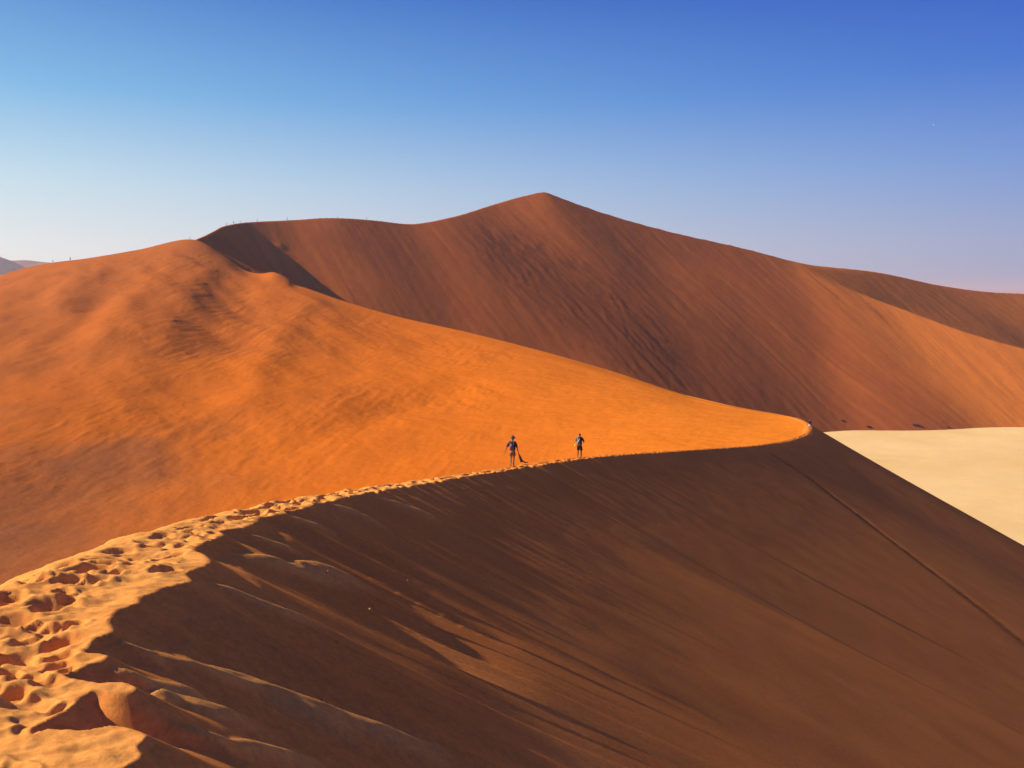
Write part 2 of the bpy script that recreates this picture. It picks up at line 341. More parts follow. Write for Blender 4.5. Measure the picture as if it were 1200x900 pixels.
# digitised brink of the lit crest near the camera, image pixels, from the bottom up
brink_px = [(40, 1010), (120, 960), (60, 905), (150, 898), (166, 886), (160, 874), (174, 864), (160, 856), (132, 850), (90, 857), (52, 855), (36, 862), (44, 848), (66, 838), (88, 826),
            (96, 814), (112, 809), (140, 812), (160, 808), (140, 800), (118, 800), (92, 796), (74, 791), (90, 785), (108, 778), (128, 770), (112, 765), (100, 765), (104, 756), (112, 748), (128, 742), (129, 728), (141, 714), (152, 710), (163, 706),
            (164, 700), (182, 694), (190, 689), (205, 686), (220, 682), (218, 672), (230, 666), (239, 663), (240, 650), (228, 644), (243, 634), (262, 626), (258, 622), (282, 618), (300, 612), (312, 605), (330, 603), (335, 598),
            (362, 594), (370, 589), (392, 586), (402, 582)]
# height of the trodden top along the crest as a function of position: interpolate crest1 z by Y
cy_, cz_, cx_ = crest1[:, 1], crest1[:, 2], crest1[:, 0]
n_tip = int(np.argmax(cy_ > 150))
def ztop_line(y): return np.interp(y, cy_[:n_tip], cz_[:n_tip])
def xtop_line(y): return np.interp(y, cy_[:n_tip], cx_[:n_tip])
def hit_top(u, v):
    r = ray(u, v); y = 3.0
    ys = np.geomspace(1.5, 140, 4000); f = r[2] * ys - ztop_line(ys); i = np.argmax(f < 0); y = ys[i]
    return r * y
bp_ = [hit_top(*p)[:2] for p in brink_px]
bdense, _ = spline([(p[0], p[1]) for p in bp_], 0.02)
bdense = np.stack([smooth1(bdense[:, 0], 7), smooth1(bdense[:, 1], 7)], 1)
# further on the brink is the crest line with scallops
far_c, far_s = spline([tuple(p) for p in W(near_px[4:])] + W(turn_px[:5]), 0.08)
tg = np.gradient(far_c[:, :2], axis=0); tg /= np.linalg.norm(tg, axis=1)[:, None]; nr_ = np.stack([tg[:, 1], -tg[:, 0]], 1)
fs = far_s
amp = np.interp(fs, [0, 4, 30, 60, 100], [0.05, 0.32, 0.34, 0.22, 0.1])
sc = amp * (0.75 * noise(fs / 1.1, fs * 0, 3) + 0.55 * noise(fs / 0.42, fs * 0 + 4, 9))
farb = far_c[:, :2] + nr_ * sc[:, None]
BR = np.vstack([np.array([[4.4, -9.0], [2.5, -4.0]]), bdense, farb])
BRZ_seg = None
KEEPB = BR
# rows along the crest, spaced in proportion to the distance
rows = [0.0]
cs = s1; 
def crest_at(s): return np.stack([np.interp(s, cs, crest1[:, k]) for k in range(3)], -1)
sp = 0.0; rows = []
while sp < cs[-1]:
    rows.append(sp); p = crest_at(sp); d = math.hypot(p[0], p[1])
    sp += (0.4 if p[1] < 2.2 and sp < 12 else max(0.011, 0.0030 * d) if d < 75 else 0.0036 * d)
rows = np.array(rows); RC = crest_at(rows)
RD = np.hypot(RC[:, 0], RC[:, 1])
tgr = np.stack([np.gradient(smooth1(RC[:, 0], 15), rows), np.gradient(smooth1(RC[:, 1], 15), rows)], 1); tgr /= np.linalg.norm(tgr, axis=1)[:, None]
caz = np.unwrap(np.arctan2(tgr[:, 0], tgr[:, 1]))           # azimuth of travel
daz = np.where(rows < 60, math.radians(100), 0) 
base_az = math.radians(SUN_AZ + 180)
turnw = sstep(118, 150, RC[:, 1]); turnw[np.argmax(RC[:, 1] > 150):] = 1
perp = caz + math.pi / 2
AZ = base_az + (perp - base_az) * turnw
AZ = smooth1(AZ, 41)
tau_f = np.arange(-0.50, 0.30, 0.0030)
strip = tau_f[None, :] * np.clip(RD, 3.2, 1e9)[:, None]
# far from the camera the strip need not be wider than a few metres
cap = np.interp(RC[:, 1], [0, 6, 12, 20, 40, 80, 140], [1, 1, .9, .75, .5, .4, .3])[:, None]
strip = strip * cap
lim_l = np.interp(rows, [0, 40, 90, 140, 165, rows[-1]], [60, 60, 45, 16, 3.0, 2.0])[:, None]
afterL = np.linspace(1, 0, 26, endpoint=False)[None, :] ** 1.8
left = strip[:, :1] - afterL * np.maximum(0.5, lim_l + strip[:, :1])
rt = np.geomspace(1, 1 + 175.0, 150)[None, :] - 1
right = strip[:, -1:] + (rt[:, 1:] * np.clip(RD[:, None] / 80, 0.35, 1.0) ** 0 )
TT = np.concatenate([left, strip, right], 1)
TT = np.maximum(TT, -lim_l)
AX = RC[:, 0:1] + np.sin(AZ)[:, None] * TT; AY = RC[:, 1:2] + np.cos(AZ)[:, None] * TT
print('ridge grid', AX.shape)
V2 = virt[::2]; VK = slope_k[::2]
step_c = 3
SZ, SARG = envelope(AX, AY, V2[:, 0], V2[:, 1], V2[:, 2], VK)
SS = sv[::2][SARG]; SD = np.hypot(AX - V2[SARG, 0], AY - V2[SARG, 1])
# signed distance to the brink
def brink_dist(X, Y, reach):
    sh = X.shape; x = X.ravel(); y = Y.ravel(); dist = np.full(len(x), 1e9); tb = np.zeros(len(x)); side = np.zeros(len(x))
    # nearest vertex by blocks of rows (the rows follow the crest)
    Pn = BR; nr, nc = sh
    tgB = np.gradient(Pn, axis=0); tgB /= np.linalg.norm(tgB, axis=1)[:, None] + 1e-12
    for r0 in range(0, nr, 6):
        r1 = min(nr, r0 + 6); c = RC[(r0 + r1) // 2 if (r0 + r1) // 2 < nr else nr - 1, :2]; Rr = max(2.5, 0.8 * np.hypot(*c))
        dd = np.hypot(Pn[:, 0] - c[0], Pn[:, 1] - c[1]); sel = np.where(dd < min(Rr, 9) + 0.05 * np.hypot(*c))[0]
        if len(sel) < 3: sel = np.argsort(dd)[:6]; sel.sort()
        if len(sel) > 500 : sel = sel[::2]
        i0, i1 = r0 * nc, r1 * nc
        d2 = (x[i0:i1, None] - Pn[sel, 0]) ** 2 + (y[i0:i1, None] - Pn[sel, 1]) ** 2
        k = d2.argmin(1); dist[i0:i1] = np.sqrt(d2[np.arange(len(k)), k]); tb[i0:i1] = sel[k]
    return dist.reshape(sh), tb.reshape(sh).astype(int)
BD, BI = brink_dist(AX, AY, 5)
def inside(X, Y):                              # left of the brink line: even-odd test in row strips
    poly = np.vstack([BR, np.array([[-400, 260], [-400, -60], [4.4, -60]])])
    x1, y1 = poly[:, 0], poly[:, 1]; x2, y2 = np.roll(x1, -1), np.roll(y1, -1)
    x = X.ravel(); y = Y.ravel(); order = np.argsort(y); cnt = np.zeros(len(x), np.int32); ys = y[order]; xs = x[order]
    co = np.zeros(len(x), np.int32)
    for k in range(len(x1)):
        ya, yb = y1[k], y2[k]
        if ya == yb: continue
        lo, hi = (ya, yb) if ya < yb else (yb, ya)
        i0 = np.searchsorted(ys, lo, 'left'); i1 = np.searchsorted(ys, hi, 'left')
        if i1 > i0:
            xi = x1[k] + (ys[i0:i1] - ya) / (yb - ya) * (x2[k] - x1[k])
            co[i0:i1] += xs[i0:i1] < xi
    cnt[order] = co
    return (cnt % 2 == 1).reshape(X.shape)
INS = inside(AX, AY)
# trodden top: level-ish near the brink, falling away to the left
def nearest_crest_z(X, Y):
    # z of the crest row plus grade correction (rows are cut at an angle to the crest)
    return ztop_line(np.clip(Y, -9, 149))
rowz = RC[:, 2:3] + 0 * AX
past = (np.arange(len(rows)) >= np.argmax(RC[:, 1] > 136))[:, None]
pf = sstep(120, 140, RC[:, 1])[:, None]; pf = np.maximum(pf, past * 1.0)
TZ = nearest_crest_z(AX, AY) * (1 - pf) + rowz * pf
wid = np.interp(RC[:, 1], [0, 5, 7, 12, 16, 25, 40, 80, 150], [1.15, 1.1, 1.0, 0.85, 0.75, 0.65, 0.5, 0.4, 0.3])[:, None]
wid = np.where(past, 0.3, wid)
q = np.where(INS, BD, 0.0)
ql = np.maximum(0, q - wid)
TOP = TZ + 0.01 * np.minimum(q, wid) - np.where(ql < 0.6, 0.45 * ql ** 2, 0.162 + 0.54 * (ql - 0.6))
# trodden relief
near = np.exp(-((np.hypot(AX, AY)) / 60) ** 2)
onp = INS * sstep(0.02, 0.25, q) * sstep(wid + 0.9, wid - 0.3, q)
TOP = TOP + INS * (0.035 * fbm((AX + 0.25 * AY) / 0.9, (AY - 0.25 * AX) / 0.22, 4, 131, 0.55) + 0.030 * fbm(AX / 0.55, AY / 0.8, 4, 101, 0.5) + np.where(AY < 14, 0.09, 0.045) * noise(AX / 1.7, AY / 2.3, 105)) * sstep(0.0, 0.3, q) * sstep(150, 20, AY)
FOOT = np.zeros_like(AX)
def footprint(x, y, lx, ly, rot, depth):
    global FOOT
    r = max(lx, ly) * 2.6
    rr = np.where((np.abs(RC[:, 1] - y) < r + 2.5 + 0.2 * abs(y)))[0]
    if len(rr) == 0: return
    s_ = slice(rr[0], rr[-1] + 1); dx = AX[s_] - x; dy = AY[s_] - y
    c, s = math.cos(rot), math.sin(rot); a_ = (dx * c + dy * s) / lx; b_ = (-dx * s + dy * c) / ly
    e2 = a_ * a_ + b_ * b_; e2 = e2 * (1 + 0.55 * noise(dx * 5, dy * 5, int(abs(x * 100))) + 0.3 * noise(dx * 13, dy * 13, 7))
    m = e2 < 7
    h = np.where(m, -depth * np.exp(-np.maximum(e2, 0) ** 2.2) + 0.22 * depth * np.exp(-((np.sqrt(np.maximum(e2, 0)) - 1.35) / 0.33) ** 2), 0)
    FOOT[s_] += h
foot_px = [(4, 703, 22, 12), (8, 726, 26, 15), (62, 706, 26, 10), (79, 684, 15, 7), (32, 743, 16, 7), (60, 732, 11, 5), (19, 764, 22, 10), (6, 787, 12, 5), (70, 766, 14, 5),
           (83, 667, 12, 5), (123, 659, 16, 5), (115, 671, 18, 4.5), (138, 644, 17, 5), (172, 650, 17, 4.5), (176, 639, 12, 3), (189, 631, 9, 3), (155, 662, 12, 3), (191, 671, 9, 4),
           (219, 627, 16, 3.5), (227, 620, 11, 2.5), (251, 610, 9, 2.5), (279, 607, 10, 3), (259, 615, 9, 2), (300, 602, 7, 2), (49, 685, 9, 4), (15, 812, 16, 7), (55, 800, 12, 4)]
for (u, v, du, dv) in foot_px:
    p = hit_top(u, v); p2 = hit_top(u + du, v); p3 = hit_top(u, v - dv)
    lx = abs(p2[0] - p[0]) * 1.0 + 0.02; ly = min(0.32, abs(p3[1] - p[1]) * 1.1 + 0.03)
    footprint(p[0], p[1], min(0.25, max(lx * 0.9, 0.09)), min(0.15, max(ly * 0.62, 0.07)), random.uniform(-.4, .4), 0.046 + 0.028 * random.random())
for k in range(150):
    yy = 3.6 + 11 * random.random() ** 0.9; xx = np.interp(yy, [3.6, 5, 6.3, 9.9, 15], [-2.0, -2.6, -3.0, -3.75, -4.3]) - random.uniform(0.05, 1.15 if yy < 9 else 0.8)
    footprint(xx, yy, random.uniform(.07, .15), random.uniform(.05, .10), random.uniform(-.6, .6), random.uniform(.025, .06))
ys_ = 13.0; k = 0
while ys_ < 146:                                # the trail goes on along the crest to the tip
    for lane in ((0.2, 0.48, 0.75) if ys_ < 40 else (0.15, 0.42) if ys_ < 75 else (0.12, 0.36)):
        if random.random() < 0.86:
            yy = ys_ + random.uniform(-.25, .25)
            footprint(xtop_line(yy) - lane + random.uniform(-.12, .12), yy, random.uniform(.12, .17), random.uniform(.20, .30), random.uniform(-.35, .35), random.uniform(.10, .17))
    ys_ += 0.50
TOP = TOP + 0.007 * fbm(AX / 0.13, AY / 0.10, 3, 515) * sstep(14, 6, AY) + np.clip(FOOT, -0.13, 0.014) * np.where(INS, 1, 0) * sstep(0.0, 0.08, q)
# macro slip face and steep fresh edge under the brink
slipz = SZ + 0.062 * (SD - 9 * (1 - np.exp(-SD / 9)))
bz = ztop_line(np.clip(BR[BI, 1], -9, 149)) * (1 - pf) + (rowz) * pf
wall_k = 0.92
WALL = bz - wall_k * BD
# keep slip face below the top near the brink, following it farther out
cap_z = bz - 0.02 - 0.63 * BD
fm = sstep(1.2, 4.5, BD)
slipz = np.where(slipz > cap_z, cap_z * (1 - fm) + slipz * fm, slipz)
def smax(a, b, r): 
    h = np.clip(0.5 + 0.5 * (a - b) / r, 0, 1); return b * (1 - h) + a * h + r * h * (1 - h)
rr_ = np.clip(BD * 0.8, 0.001, 0.40)
OUT = smax(WALL, slipz, rr_)
# wind-laid sand below the brink: the face lies a hand's breadth under the line of the low sun
tsun = math.tan(math.radians(SUN_EL)); _z0 = np.where(INS, TOP, OUT)
HS = np.maximum.accumulate(_z0 + tsun * TT, axis=1) - tsun * TT
HS0 = np.apply_along_axis(lambda v: smooth1(v, 9), 0, HS); HSL = np.apply_along_axis(lambda v: smooth1(v, 19), 0, HS); HS = np.apply_along_axis(lambda v: smooth1(v, 61), 0, HS)
tbr = np.where(INS, TT, -1e9).max(1, keepdims=True); tt_ = np.maximum(TT - smooth1(tbr[:, 0], 31)[:, None], 0)
dl = 0.034 + 0.0 * BD
_fl = sstep(4, 40, tt_); FACE = HSL * (1 - _fl) + HS * _fl - dl + GRAZE * tt_ ** 2 / (tt_ + 16.0)
far_ = sstep(128, 92, RC[:, 1])[:, None] * (np.arange(len(rows)) < np.argmax(RC[:, 1] > 130))[:, None]
FACE = smax(WALL, FACE, np.clip(BD * 0.6, 0.001, 0.06))
OUT = OUT * (1 - far_) + FACE * far_
# flow streaks and ridgelets on the slip face
st = 0.045 * fbm(SS / 0.9, SD / 9.0, 4, 201, 0.55) * sstep(0.1, 1.5, BD) * np.exp(-SD / 5)
st += 0.012 * fbm(AX / 4, AY / 4, 3, 205) * sstep(0.5, 3, BD) + 0.04 * fbm(SS / 9, SD / 40, 3, 207) * sstep(2, 15, SD)
OUT = OUT + st
_p = AY * math.cos(PITCH) - OUT * math.sin(PITCH); _q = AY * math.sin(PITCH) + OUT * math.cos(PITCH)
_U = 600 + F * AX / np.maximum(_p, 0.01); _V = 450 - F * _q / np.maximum(_p, 0.01); _ok = ~INS & (_p > 1) & (AY > 1)
def slip_hit(u, v):
    d = np.where(_ok, (_U - u) ** 2 + (_V - v) ** 2, 1e12); k = d.argmin(); return np.array([AX.ravel()[k], AY.ravel()[k], OUT.ravel()[k]])
WISP = np.zeros_like(AX)
def wisp(px, width, amp, tail=1.0):
    global WISP
    P_ = [slip_hit(*p) for p in px]; c, s = spline([(p[0], p[1]) for p in P_], 0.03)
    ymin, ymax = c[:, 1].min() - 3 * width, c[:, 1].max() + 3 * width
    m = (AY > ymin) & (AY < ymax) & (AX > c[:, 0].min() - 3 * width) & (AX < c[:, 0].max() + 3 * width) & ~INS
    x = AX[m]; y = AY[m]; 
    best = np.full(len(x), 1e9); ib = np.zeros(len(x), int)
    for i0 in range(0, len(x), 20000):
        d2 = (x[i0:i0 + 20000, None] - c[:, 0]) ** 2 + (y[i0:i0 + 20000, None] - c[:, 1]) ** 2
        k = d2.argmin(1); best[i0:i0 + 20000] = d2[np.arange(len(k)), k]; ib[i0:i0 + 20000] = k
    tt = ib / (len(c) - 1)
    tgc = np.gradient(c, axis=0); sgn = np.sign((x - c[ib, 0]) * tgc[ib, 1] - (y - c[ib, 1]) * tgc[ib, 0])
    d = np.sqrt(best); wv = 0.95 * width * (0.35 + 1.1 * tt)
    wv = np.where(sgn > 0, wv * 1.05, wv * 0.7)
    lift = np.clip(HS0[m] - OUT[m] + 0.004 + 0.22 * amp * np.minimum(s[ib], 2.5), 0.004, 0.065); gs = 1.5 * np.exp(-(d / wv) ** 2); h = lift * np.where(gs < 1, gs, 1 + 0.25 * (gs - 1)) * sstep(0, 0.30, tt) * sstep(1.0, 0.7, tt) 
    h = h * (1 + 0.12 * noise(s[ib] / 0.5, s[ib] * 0, 300) + 0.10 * noise(x / .2, y / .2, 301))
    WISP[m] = np.maximum(WISP[m], h)
wisp([(130, 741), (200, 772), (300, 808), (420, 850), (560, 905)], 0.14, 0.075)
wisp([(208, 781), (262, 792), (350, 828), (450, 872)], 0.16, 0.07)
wisp([(128, 748), (160, 762), (200, 778)], 0.06, 0.03)
wisp([(205, 664), (262, 690), (330, 718), (385, 737)], 0.11, 0.06)
wisp([(256, 646), (300, 655), (370, 668), (440, 690)], 0.30, 0.14)
wisp([(280, 622), (320, 638), (360, 652)], 0.10, 0.05)
wisp([(160, 808), (200, 820), (260, 838), (320, 858)], 0.12, 0.06)
wisp([(188, 846), (240, 862), (320, 884), (400, 905)], 0.12, 0.06)
wisp([(110, 782), (170, 800), (250, 822)], 0.10, 0.05)
wisp([(330, 603), (370, 616), (400, 630)], 0.14, 0.06)
wisp([(430, 578), (470, 592), (520, 612)], 0.2, 0.05)
wisp([(380, 590), (420, 603), (460, 622)], 0.2, 0.06)
# trail someone has run straight down the slip face
tr = [(893, 524), (930, 548), (985, 588), (1060, 645), (1130, 698), (1215, 765), (1330, 850)]
trp = [slip_hit(*p) for p in tr]; tc, tsn_ = spline([(p[0], p[1]) for p in trp], 0.25)
tc[:, 1] += 0.7 * fbm(tsn_ / 7, tsn_ * 0, 3, 410)
m = (AX > tc[:, 0].min() - 3) & (AY > tc[:, 1].min() - 3) & (SD < 200) & ~INS & (AY < tc[:, 1].max() + 3)
x = AX[m]; y = AY[m]; bd = np.full(len(x), 1e9); ib = np.zeros(len(x), int)
for i0 in range(0, len(x), 20000):
    d2 = (x[i0:i0 + 20000, None] - tc[:, 0]) ** 2 + (y[i0:i0 + 20000, None] - tc[:, 1]) ** 2
    k = d2.argmin(1); bd[i0:i0 + 20000] = np.sqrt(d2[np.arange(len(k)), k]); ib[i0:i0 + 20000] = k
trn = np.exp(-(bd / 0.75) ** 2) * np.clip(0.7 + 0.7 * noise(tsn_[ib] / 1.0, tsn_[ib] * 0, 400), 0.15, 1.2) * sstep(0, 2.5, tsn_[ib])
STA = np.zeros_like(AX); WISP[m] += -0.13 * trn; STA[m] = np.clip(trn, 0, 1) * 0.95
OUT = OUT + WISP
AZZ = np.where(INS, TOP, OUT)
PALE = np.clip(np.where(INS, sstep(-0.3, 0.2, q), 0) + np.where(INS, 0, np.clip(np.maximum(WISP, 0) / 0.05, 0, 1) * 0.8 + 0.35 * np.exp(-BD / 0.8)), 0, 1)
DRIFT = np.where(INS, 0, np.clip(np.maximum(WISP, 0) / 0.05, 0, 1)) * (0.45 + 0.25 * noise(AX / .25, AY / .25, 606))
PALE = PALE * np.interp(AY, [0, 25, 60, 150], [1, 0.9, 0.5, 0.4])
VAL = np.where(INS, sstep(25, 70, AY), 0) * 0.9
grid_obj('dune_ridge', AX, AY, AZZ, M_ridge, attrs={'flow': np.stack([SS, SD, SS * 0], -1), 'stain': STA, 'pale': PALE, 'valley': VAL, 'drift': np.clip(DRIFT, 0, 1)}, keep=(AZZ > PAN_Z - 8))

# ------------------------------------------------------------------ pan and plain
def sheet(name, x0, x1, y0, y1, z, n, mat, wob=0.0):
    X, Y = np.meshgrid(np.linspace(x0, x1, n), np.linspace(y0, y1, n)); Z = np.full_like(X, z) + wob * fbm(X / 60, Y / 60, 3, 9)
    return grid_obj(name, X, Y, Z, mat, attrs={'pale': X * 0, 'stain': X * 0})
sheet('clay_pan', 40, 620, 100, 620, PAN_Z, 120, M_pan, 0.05)
sheet('desert_plain', -30000, 30000, -15000, 45000, PAN_Z - 4, 60, M_plain)
def hill(name, px, Yc, depth):
    pts = W([(u, v, Yc) for u, v in px]); c, s = spline(pts, None); 
    rowsz = np.linspace(-1, 1, 25); X = np.repeat(c[:, 0][None], 25, 0); Y = Yc + rowsz[:, None] * depth + 0 * X
    Z = (PAN_Z - 6) + (c[:, 2][None] - (PAN_Z - 6)) * (1 - np.abs(rowsz[:, None]) ** 1.3)
    Z = Z + (1 - np.abs(rowsz[:, None])) * Yc * 0.0016 * fbm(X / (Yc * 0.05), Y / (Yc * .05), 4, 3) * np.minimum(1, np.abs(rowsz[:, None]) * 6)
    return grid_obj(name, X, Y, Z, M_hill, attrs={'pale': X * 0, 'stain': X * 0})
hill('desert_hill', [(-400, 330), (-220, 305), (-100, 298), (-30, 292), (0, 301), (8, 304), (20, 310), (34, 318), (60, 330), (110, 345)], 3200, 500)
hill('distant_hills', [(-500, 325), (-300, 312), (-100, 306), (10, 305.5), (32, 305), (50, 307), (62, 308), (100, 312), (200, 320), (330, 332)], 6500, 700)

# ------------------------------------------------------------------ people
def skin_mesh(name, verts, edges, radii, mat, parent=None, sub=1, root=0):
    me = bpy.data.meshes.new(name); me.from_pydata(verts, edges, []); o = bpy.data.objects.new(name, me); COL.objects.link(o)
    md = o.modifiers.new('skin', 'SKIN'); md.use_smooth_shade = True
    for i, rr in enumerate(radii):
        rx, ry_ = rr if isinstance(rr, tuple) else (rr, rr)
        me.skin_vertices[0].data[i].radius = (rx, ry_)
    me.skin_vertices[0].data[root].use_root = True
    sb = o.modifiers.new('sub', 'SUBSURF'); sb.levels = sub; sb.render_levels = sub
    dg = bpy.context.evaluated_depsgraph_get(); dg.update(); m2 = bpy.data.meshes.new_from_object(o.evaluated_get(dg))
    m2.name = name; o.modifiers.clear(); o.data = m2; m2.materials.clear(); m2.materials.append(mat)
    m2.polygons.foreach_set('use_smooth', [True] * len(m2.polygons))
    if parent: o.parent = parent
    return o
def bm_obj(name, bm, mat, parent=None, smooth=True):
    me = bpy.data.meshes.new(name); bm.to_mesh(me); bm.free(); me.materials.append(mat)
    me.polygons.foreach_set('use_smooth', [smooth] * len(me.polygons)); o = bpy.data.objects.new(name, me); COL.objects.link(o)
    if parent: o.parent = parent
    return o
def rbox(sx_, sy_, sz_, c, bev=0.25, taper=1.0, seg=3):
    bm = bmesh.new(); bmesh.ops.create_cube(bm, size=1)
    for v in bm.verts:
        k = taper if v.co.z > 0 else 1.0; v.co = Vector((v.co.x * sx_ * k, v.co.y * sy_ * k, v.co.z * sz_))
    bmesh.ops.bevel(bm, geom=bm.edges[:], offset=min(sx_, sy_, sz_) * bev, segments=seg, affect='EDGES')
    for v in bm.verts: v.co += Vector(c)
    return bm
def lathe(prof, c, seg=20, wob=0.0):
    bm = bmesh.new(); rings = []
    for (r_, z_) in prof:
        rings.append([bm.verts.new((c[0] + r_ * math.cos(2 * math.pi * k / seg), c[1] + r_ * math.sin(2 * math.pi * k / seg), c[2] + z_ + wob * r_ * math.sin(4 * math.pi * k / seg))) for k in range(seg)])
    for a_, b_ in zip(rings, rings[1:]):
        for k in range(seg): bm.faces.new((a_[k], a_[(k + 1) % seg], b_[(k + 1) % seg], b_[k]))
    bm.faces.new(rings[-1]); bm.normal_update(); return bm
SKIN_M = plain_mat('skin', (0.30, 0.15, 0.085), 0.55); SKIN_D = plain_mat('tanned_skin', (0.15, 0.075, 0.045), 0.55)
HAIR = plain_mat('dark_hair', (0.03, 0.02, 0.015), 0.6)
FAB = {k: plain_mat('fabric_' + k, c, 0.9) for k, c in dict(plum=(0.035, 0.016, 0.022), black=(0.014, 0.013, 0.017), beige=(0.20, 0.11, 0.085), red=(0.42, 0.025, 0.03), slate=(0.13, 0.16, 0.24),
        olive=(0.13, 0.15, 0.12), white=(0.75, 0.74, 0.70), lilac=(0.36, 0.33, 0.50), yellow=(0.62, 0.60, 0.06), brown=(0.10, 0.045, 0.03), navy=(0.03, 0.04, 0.08), straw=(0.20, 0.11, 0.05), rubber=(0.05, 0.04, 0.04)).items()}
def person(name, pose, top='black', legs_m='black', skin=SKIN_M, sleeve=0.95, short=0.75, shoes=True, fingers=True, hat=None, hair=True, loose=1.0):
    """pose: elbow/wrist (l, r), knee/ankle (l, r) in local metres, +Y is the way the person faces."""
    e = bpy.data.objects.new(name, None); COL.objects.link(e); e.empty_display_size = 0.3
    V = [(0, 0, .95), (0, .01, 1.10), (0, .0, 1.29), (0, -.01, 1.44), (0, .01, 1.52), (0, .02, 1.60), (0, .025, 1.68)]
    R = [(.145, .10), (.125, .09), (.155, .105), (.075, .06), .052, (.068, .082), (.070, .085)]
    E = [(0, 1), (1, 2), (2, 3), (3, 4), (4, 5), (5, 6)]
    V += [(0, .115, 1.62), (-.08, .02, 1.62), (.08, .02, 1.62)]; R += [.014, .012, .012]; E += [(5, 7), (5, 8), (5, 9)]
    def add(p, r_, frm): V.append(tuple(p)); R.append(r_); E.append((frm, len(V) - 1)); return len(V) - 1
    J = {}
    for sd_, key in ((-1, 'l'), (1, 'r')):
        el, wr = Vector(pose['el' + key]), Vector(pose['wr' + key])
        sh_ = add((sd_ * .17, -.01, 1.41), .058, 2); k_ = add(el, .042, sh_); k2 = add(wr, .029, k_)
        dirv = (wr - el).normalized(); side_ = Vector((0, 1, 0)); palm = wr + dirv * .07; k3 = add(palm, (.036, .022), k2)
        if fingers:
            for q_ in range(4):
                off = side_ * (-.028 + .019 * q_); L_ = (.075, .085, .08, .062)[q_]
                m_ = add(palm + off + dirv * (.03 + L_ * .4), .0095, k3); add(palm + off * 1.1 + dirv * (.03 + L_) + Vector((-sd_ * .02, .012, 0)), .008, m_)
            add(wr + dirv * .035 + side_ * .055, .010, k3)
        kn, an = Vector(pose['kn' + key]), Vector(pose['an' + key])
        h_ = add((sd_ * .092, 0, .88), .092, 0); m_ = add((Vector((sd_ * .092, 0, .88)) + kn) / 2, .078, h_); k_ = add(kn, .057, m_)
        m_ = add(kn * .6 + an * .4 + Vector((0, -.015, 0)), .054, k_); a_ = add(an, .036, m_)
        add(an + Vector((0, .16, -.045)), (.038, .025), a_); J[key] = (kn, an)
    skin_mesh('body', V, E, R, skin, e)
    sv_ = [(0, 0, .92), (0, .01, 1.10), (0, 0, 1.30), (0, -.01, 1.46)]; sr = [(.172 * loose, .128), (.152 * loose, .112), (.175, .125), (.072, .062)]; se = [(0, 1), (1, 2), (2, 3)]
    for sd_, key in ((-1, 'l'), (1, 'r')):
        el, wr = Vector(pose['el' + key]), Vector(pose['wr' + key]); s0 = Vector((sd_ * .17, -.01, 1.42)); sv_.append(tuple(s0)); sr.append(.086); se.append((2, len(sv_) - 1))
        p_ = s0.lerp(el, sleeve) if sleeve <= 1 else el.lerp(wr, sleeve - 1)
        if sleeve > 1: sv_.append(tuple(el)); sr.append(.060); se.append((len(sv_) - 2, len(sv_) - 1))
        sv_.append(tuple(p_)); sr.append(.068); se.append((len(sv_) - 2, len(sv_) - 1))
    skin_mesh('shirt', sv_, se, sr, FAB[top], e)
    pv = [(0, 0, 1.0), (0, 0, .93)]; pr = [(.158, .118), (.168, .125)]; pe = [(0, 1)]
    for sd_, key in ((-1, 'l'), (1, 'r')):
        h_ = Vector((sd_ * .095, 0, .86)); kn = J[key][0]; pv.append(tuple(h_)); pr.append(.118); pe.append((1, len(pv) - 1))
        pv.append(tuple(h_.lerp(kn, short))); pr.append(.108); pe.append((len(pv) - 2, len(pv) - 1))
    skin_mesh('shorts', pv, pe, pr, FAB[legs_m], e)
    if shoes:
        for key in 'lr':
            an = J[key][1]; skin_mesh('shoe', [tuple(an + Vector((0, -.05, -.045))), tuple(an + Vector((0, .04, -.05))), tuple(an + Vector((0, .17, -.055)))], [(0, 1), (1, 2)], [(.045, .04), (.048, .036), (.045, .026)], FAB['rubber'], e)
    if hair:
        skin_mesh('hair', [(0, -.015, 1.60), (0, -.01, 1.675), (0, .02, 1.715)], [(0, 1), (1, 2)], [(.074, .07), (.08, .085), (.066, .075)], HAIR, e)
    if hat:
        bm_obj('hat', lathe([(.015, -.02), (.17, -.012), (.175, 0), (.092, .012), (.088, .07), (.072, .115), (.03, .125)], (0, .015, 1.70), wob=0.12), FAB[hat], e)
    return e
def find(grids, u, v):
    best = None
    for X, Y, Z, ok in grids:
        p = Y * math.cos(PITCH) - Z * math.sin(PITCH); qq = Y * math.sin(PITCH) + Z * math.cos(PITCH)
        d = np.where(ok, (600 + F * X / p - u) ** 2 + (450 - F * qq / p - v) ** 2, 1e12); k = d.argmin()
        if best is None or d.ravel()[k] < best[0]: best = (d.ravel()[k], X.ravel()[k], Y.ravel()[k], Z.ravel()[k])
    return Vector(best[1:])
gA = [(AX, AY, AZZ, INS & (RC[:, 1:2] < 152) & (AY > 0.5) & (np.arange(len(rows)) < np.argmax(RC[:, 1] > 152))[:, None])]
GR = np.full(GZ.shape, True) & (D < 4); gC = [(GX, GY, GZ, GR)]; gB = [(BX, BY, BZ, (w[:, None] > 0.985) & (BX > -1e9))]
def put(o, p, heading=0.0, sc=1.0, sink=0.0):
    o.location = p - Vector((0, 0, sink)); o.rotation_euler = (0, 0, -math.radians(heading)); o.scale = (sc, sc, sc); return o
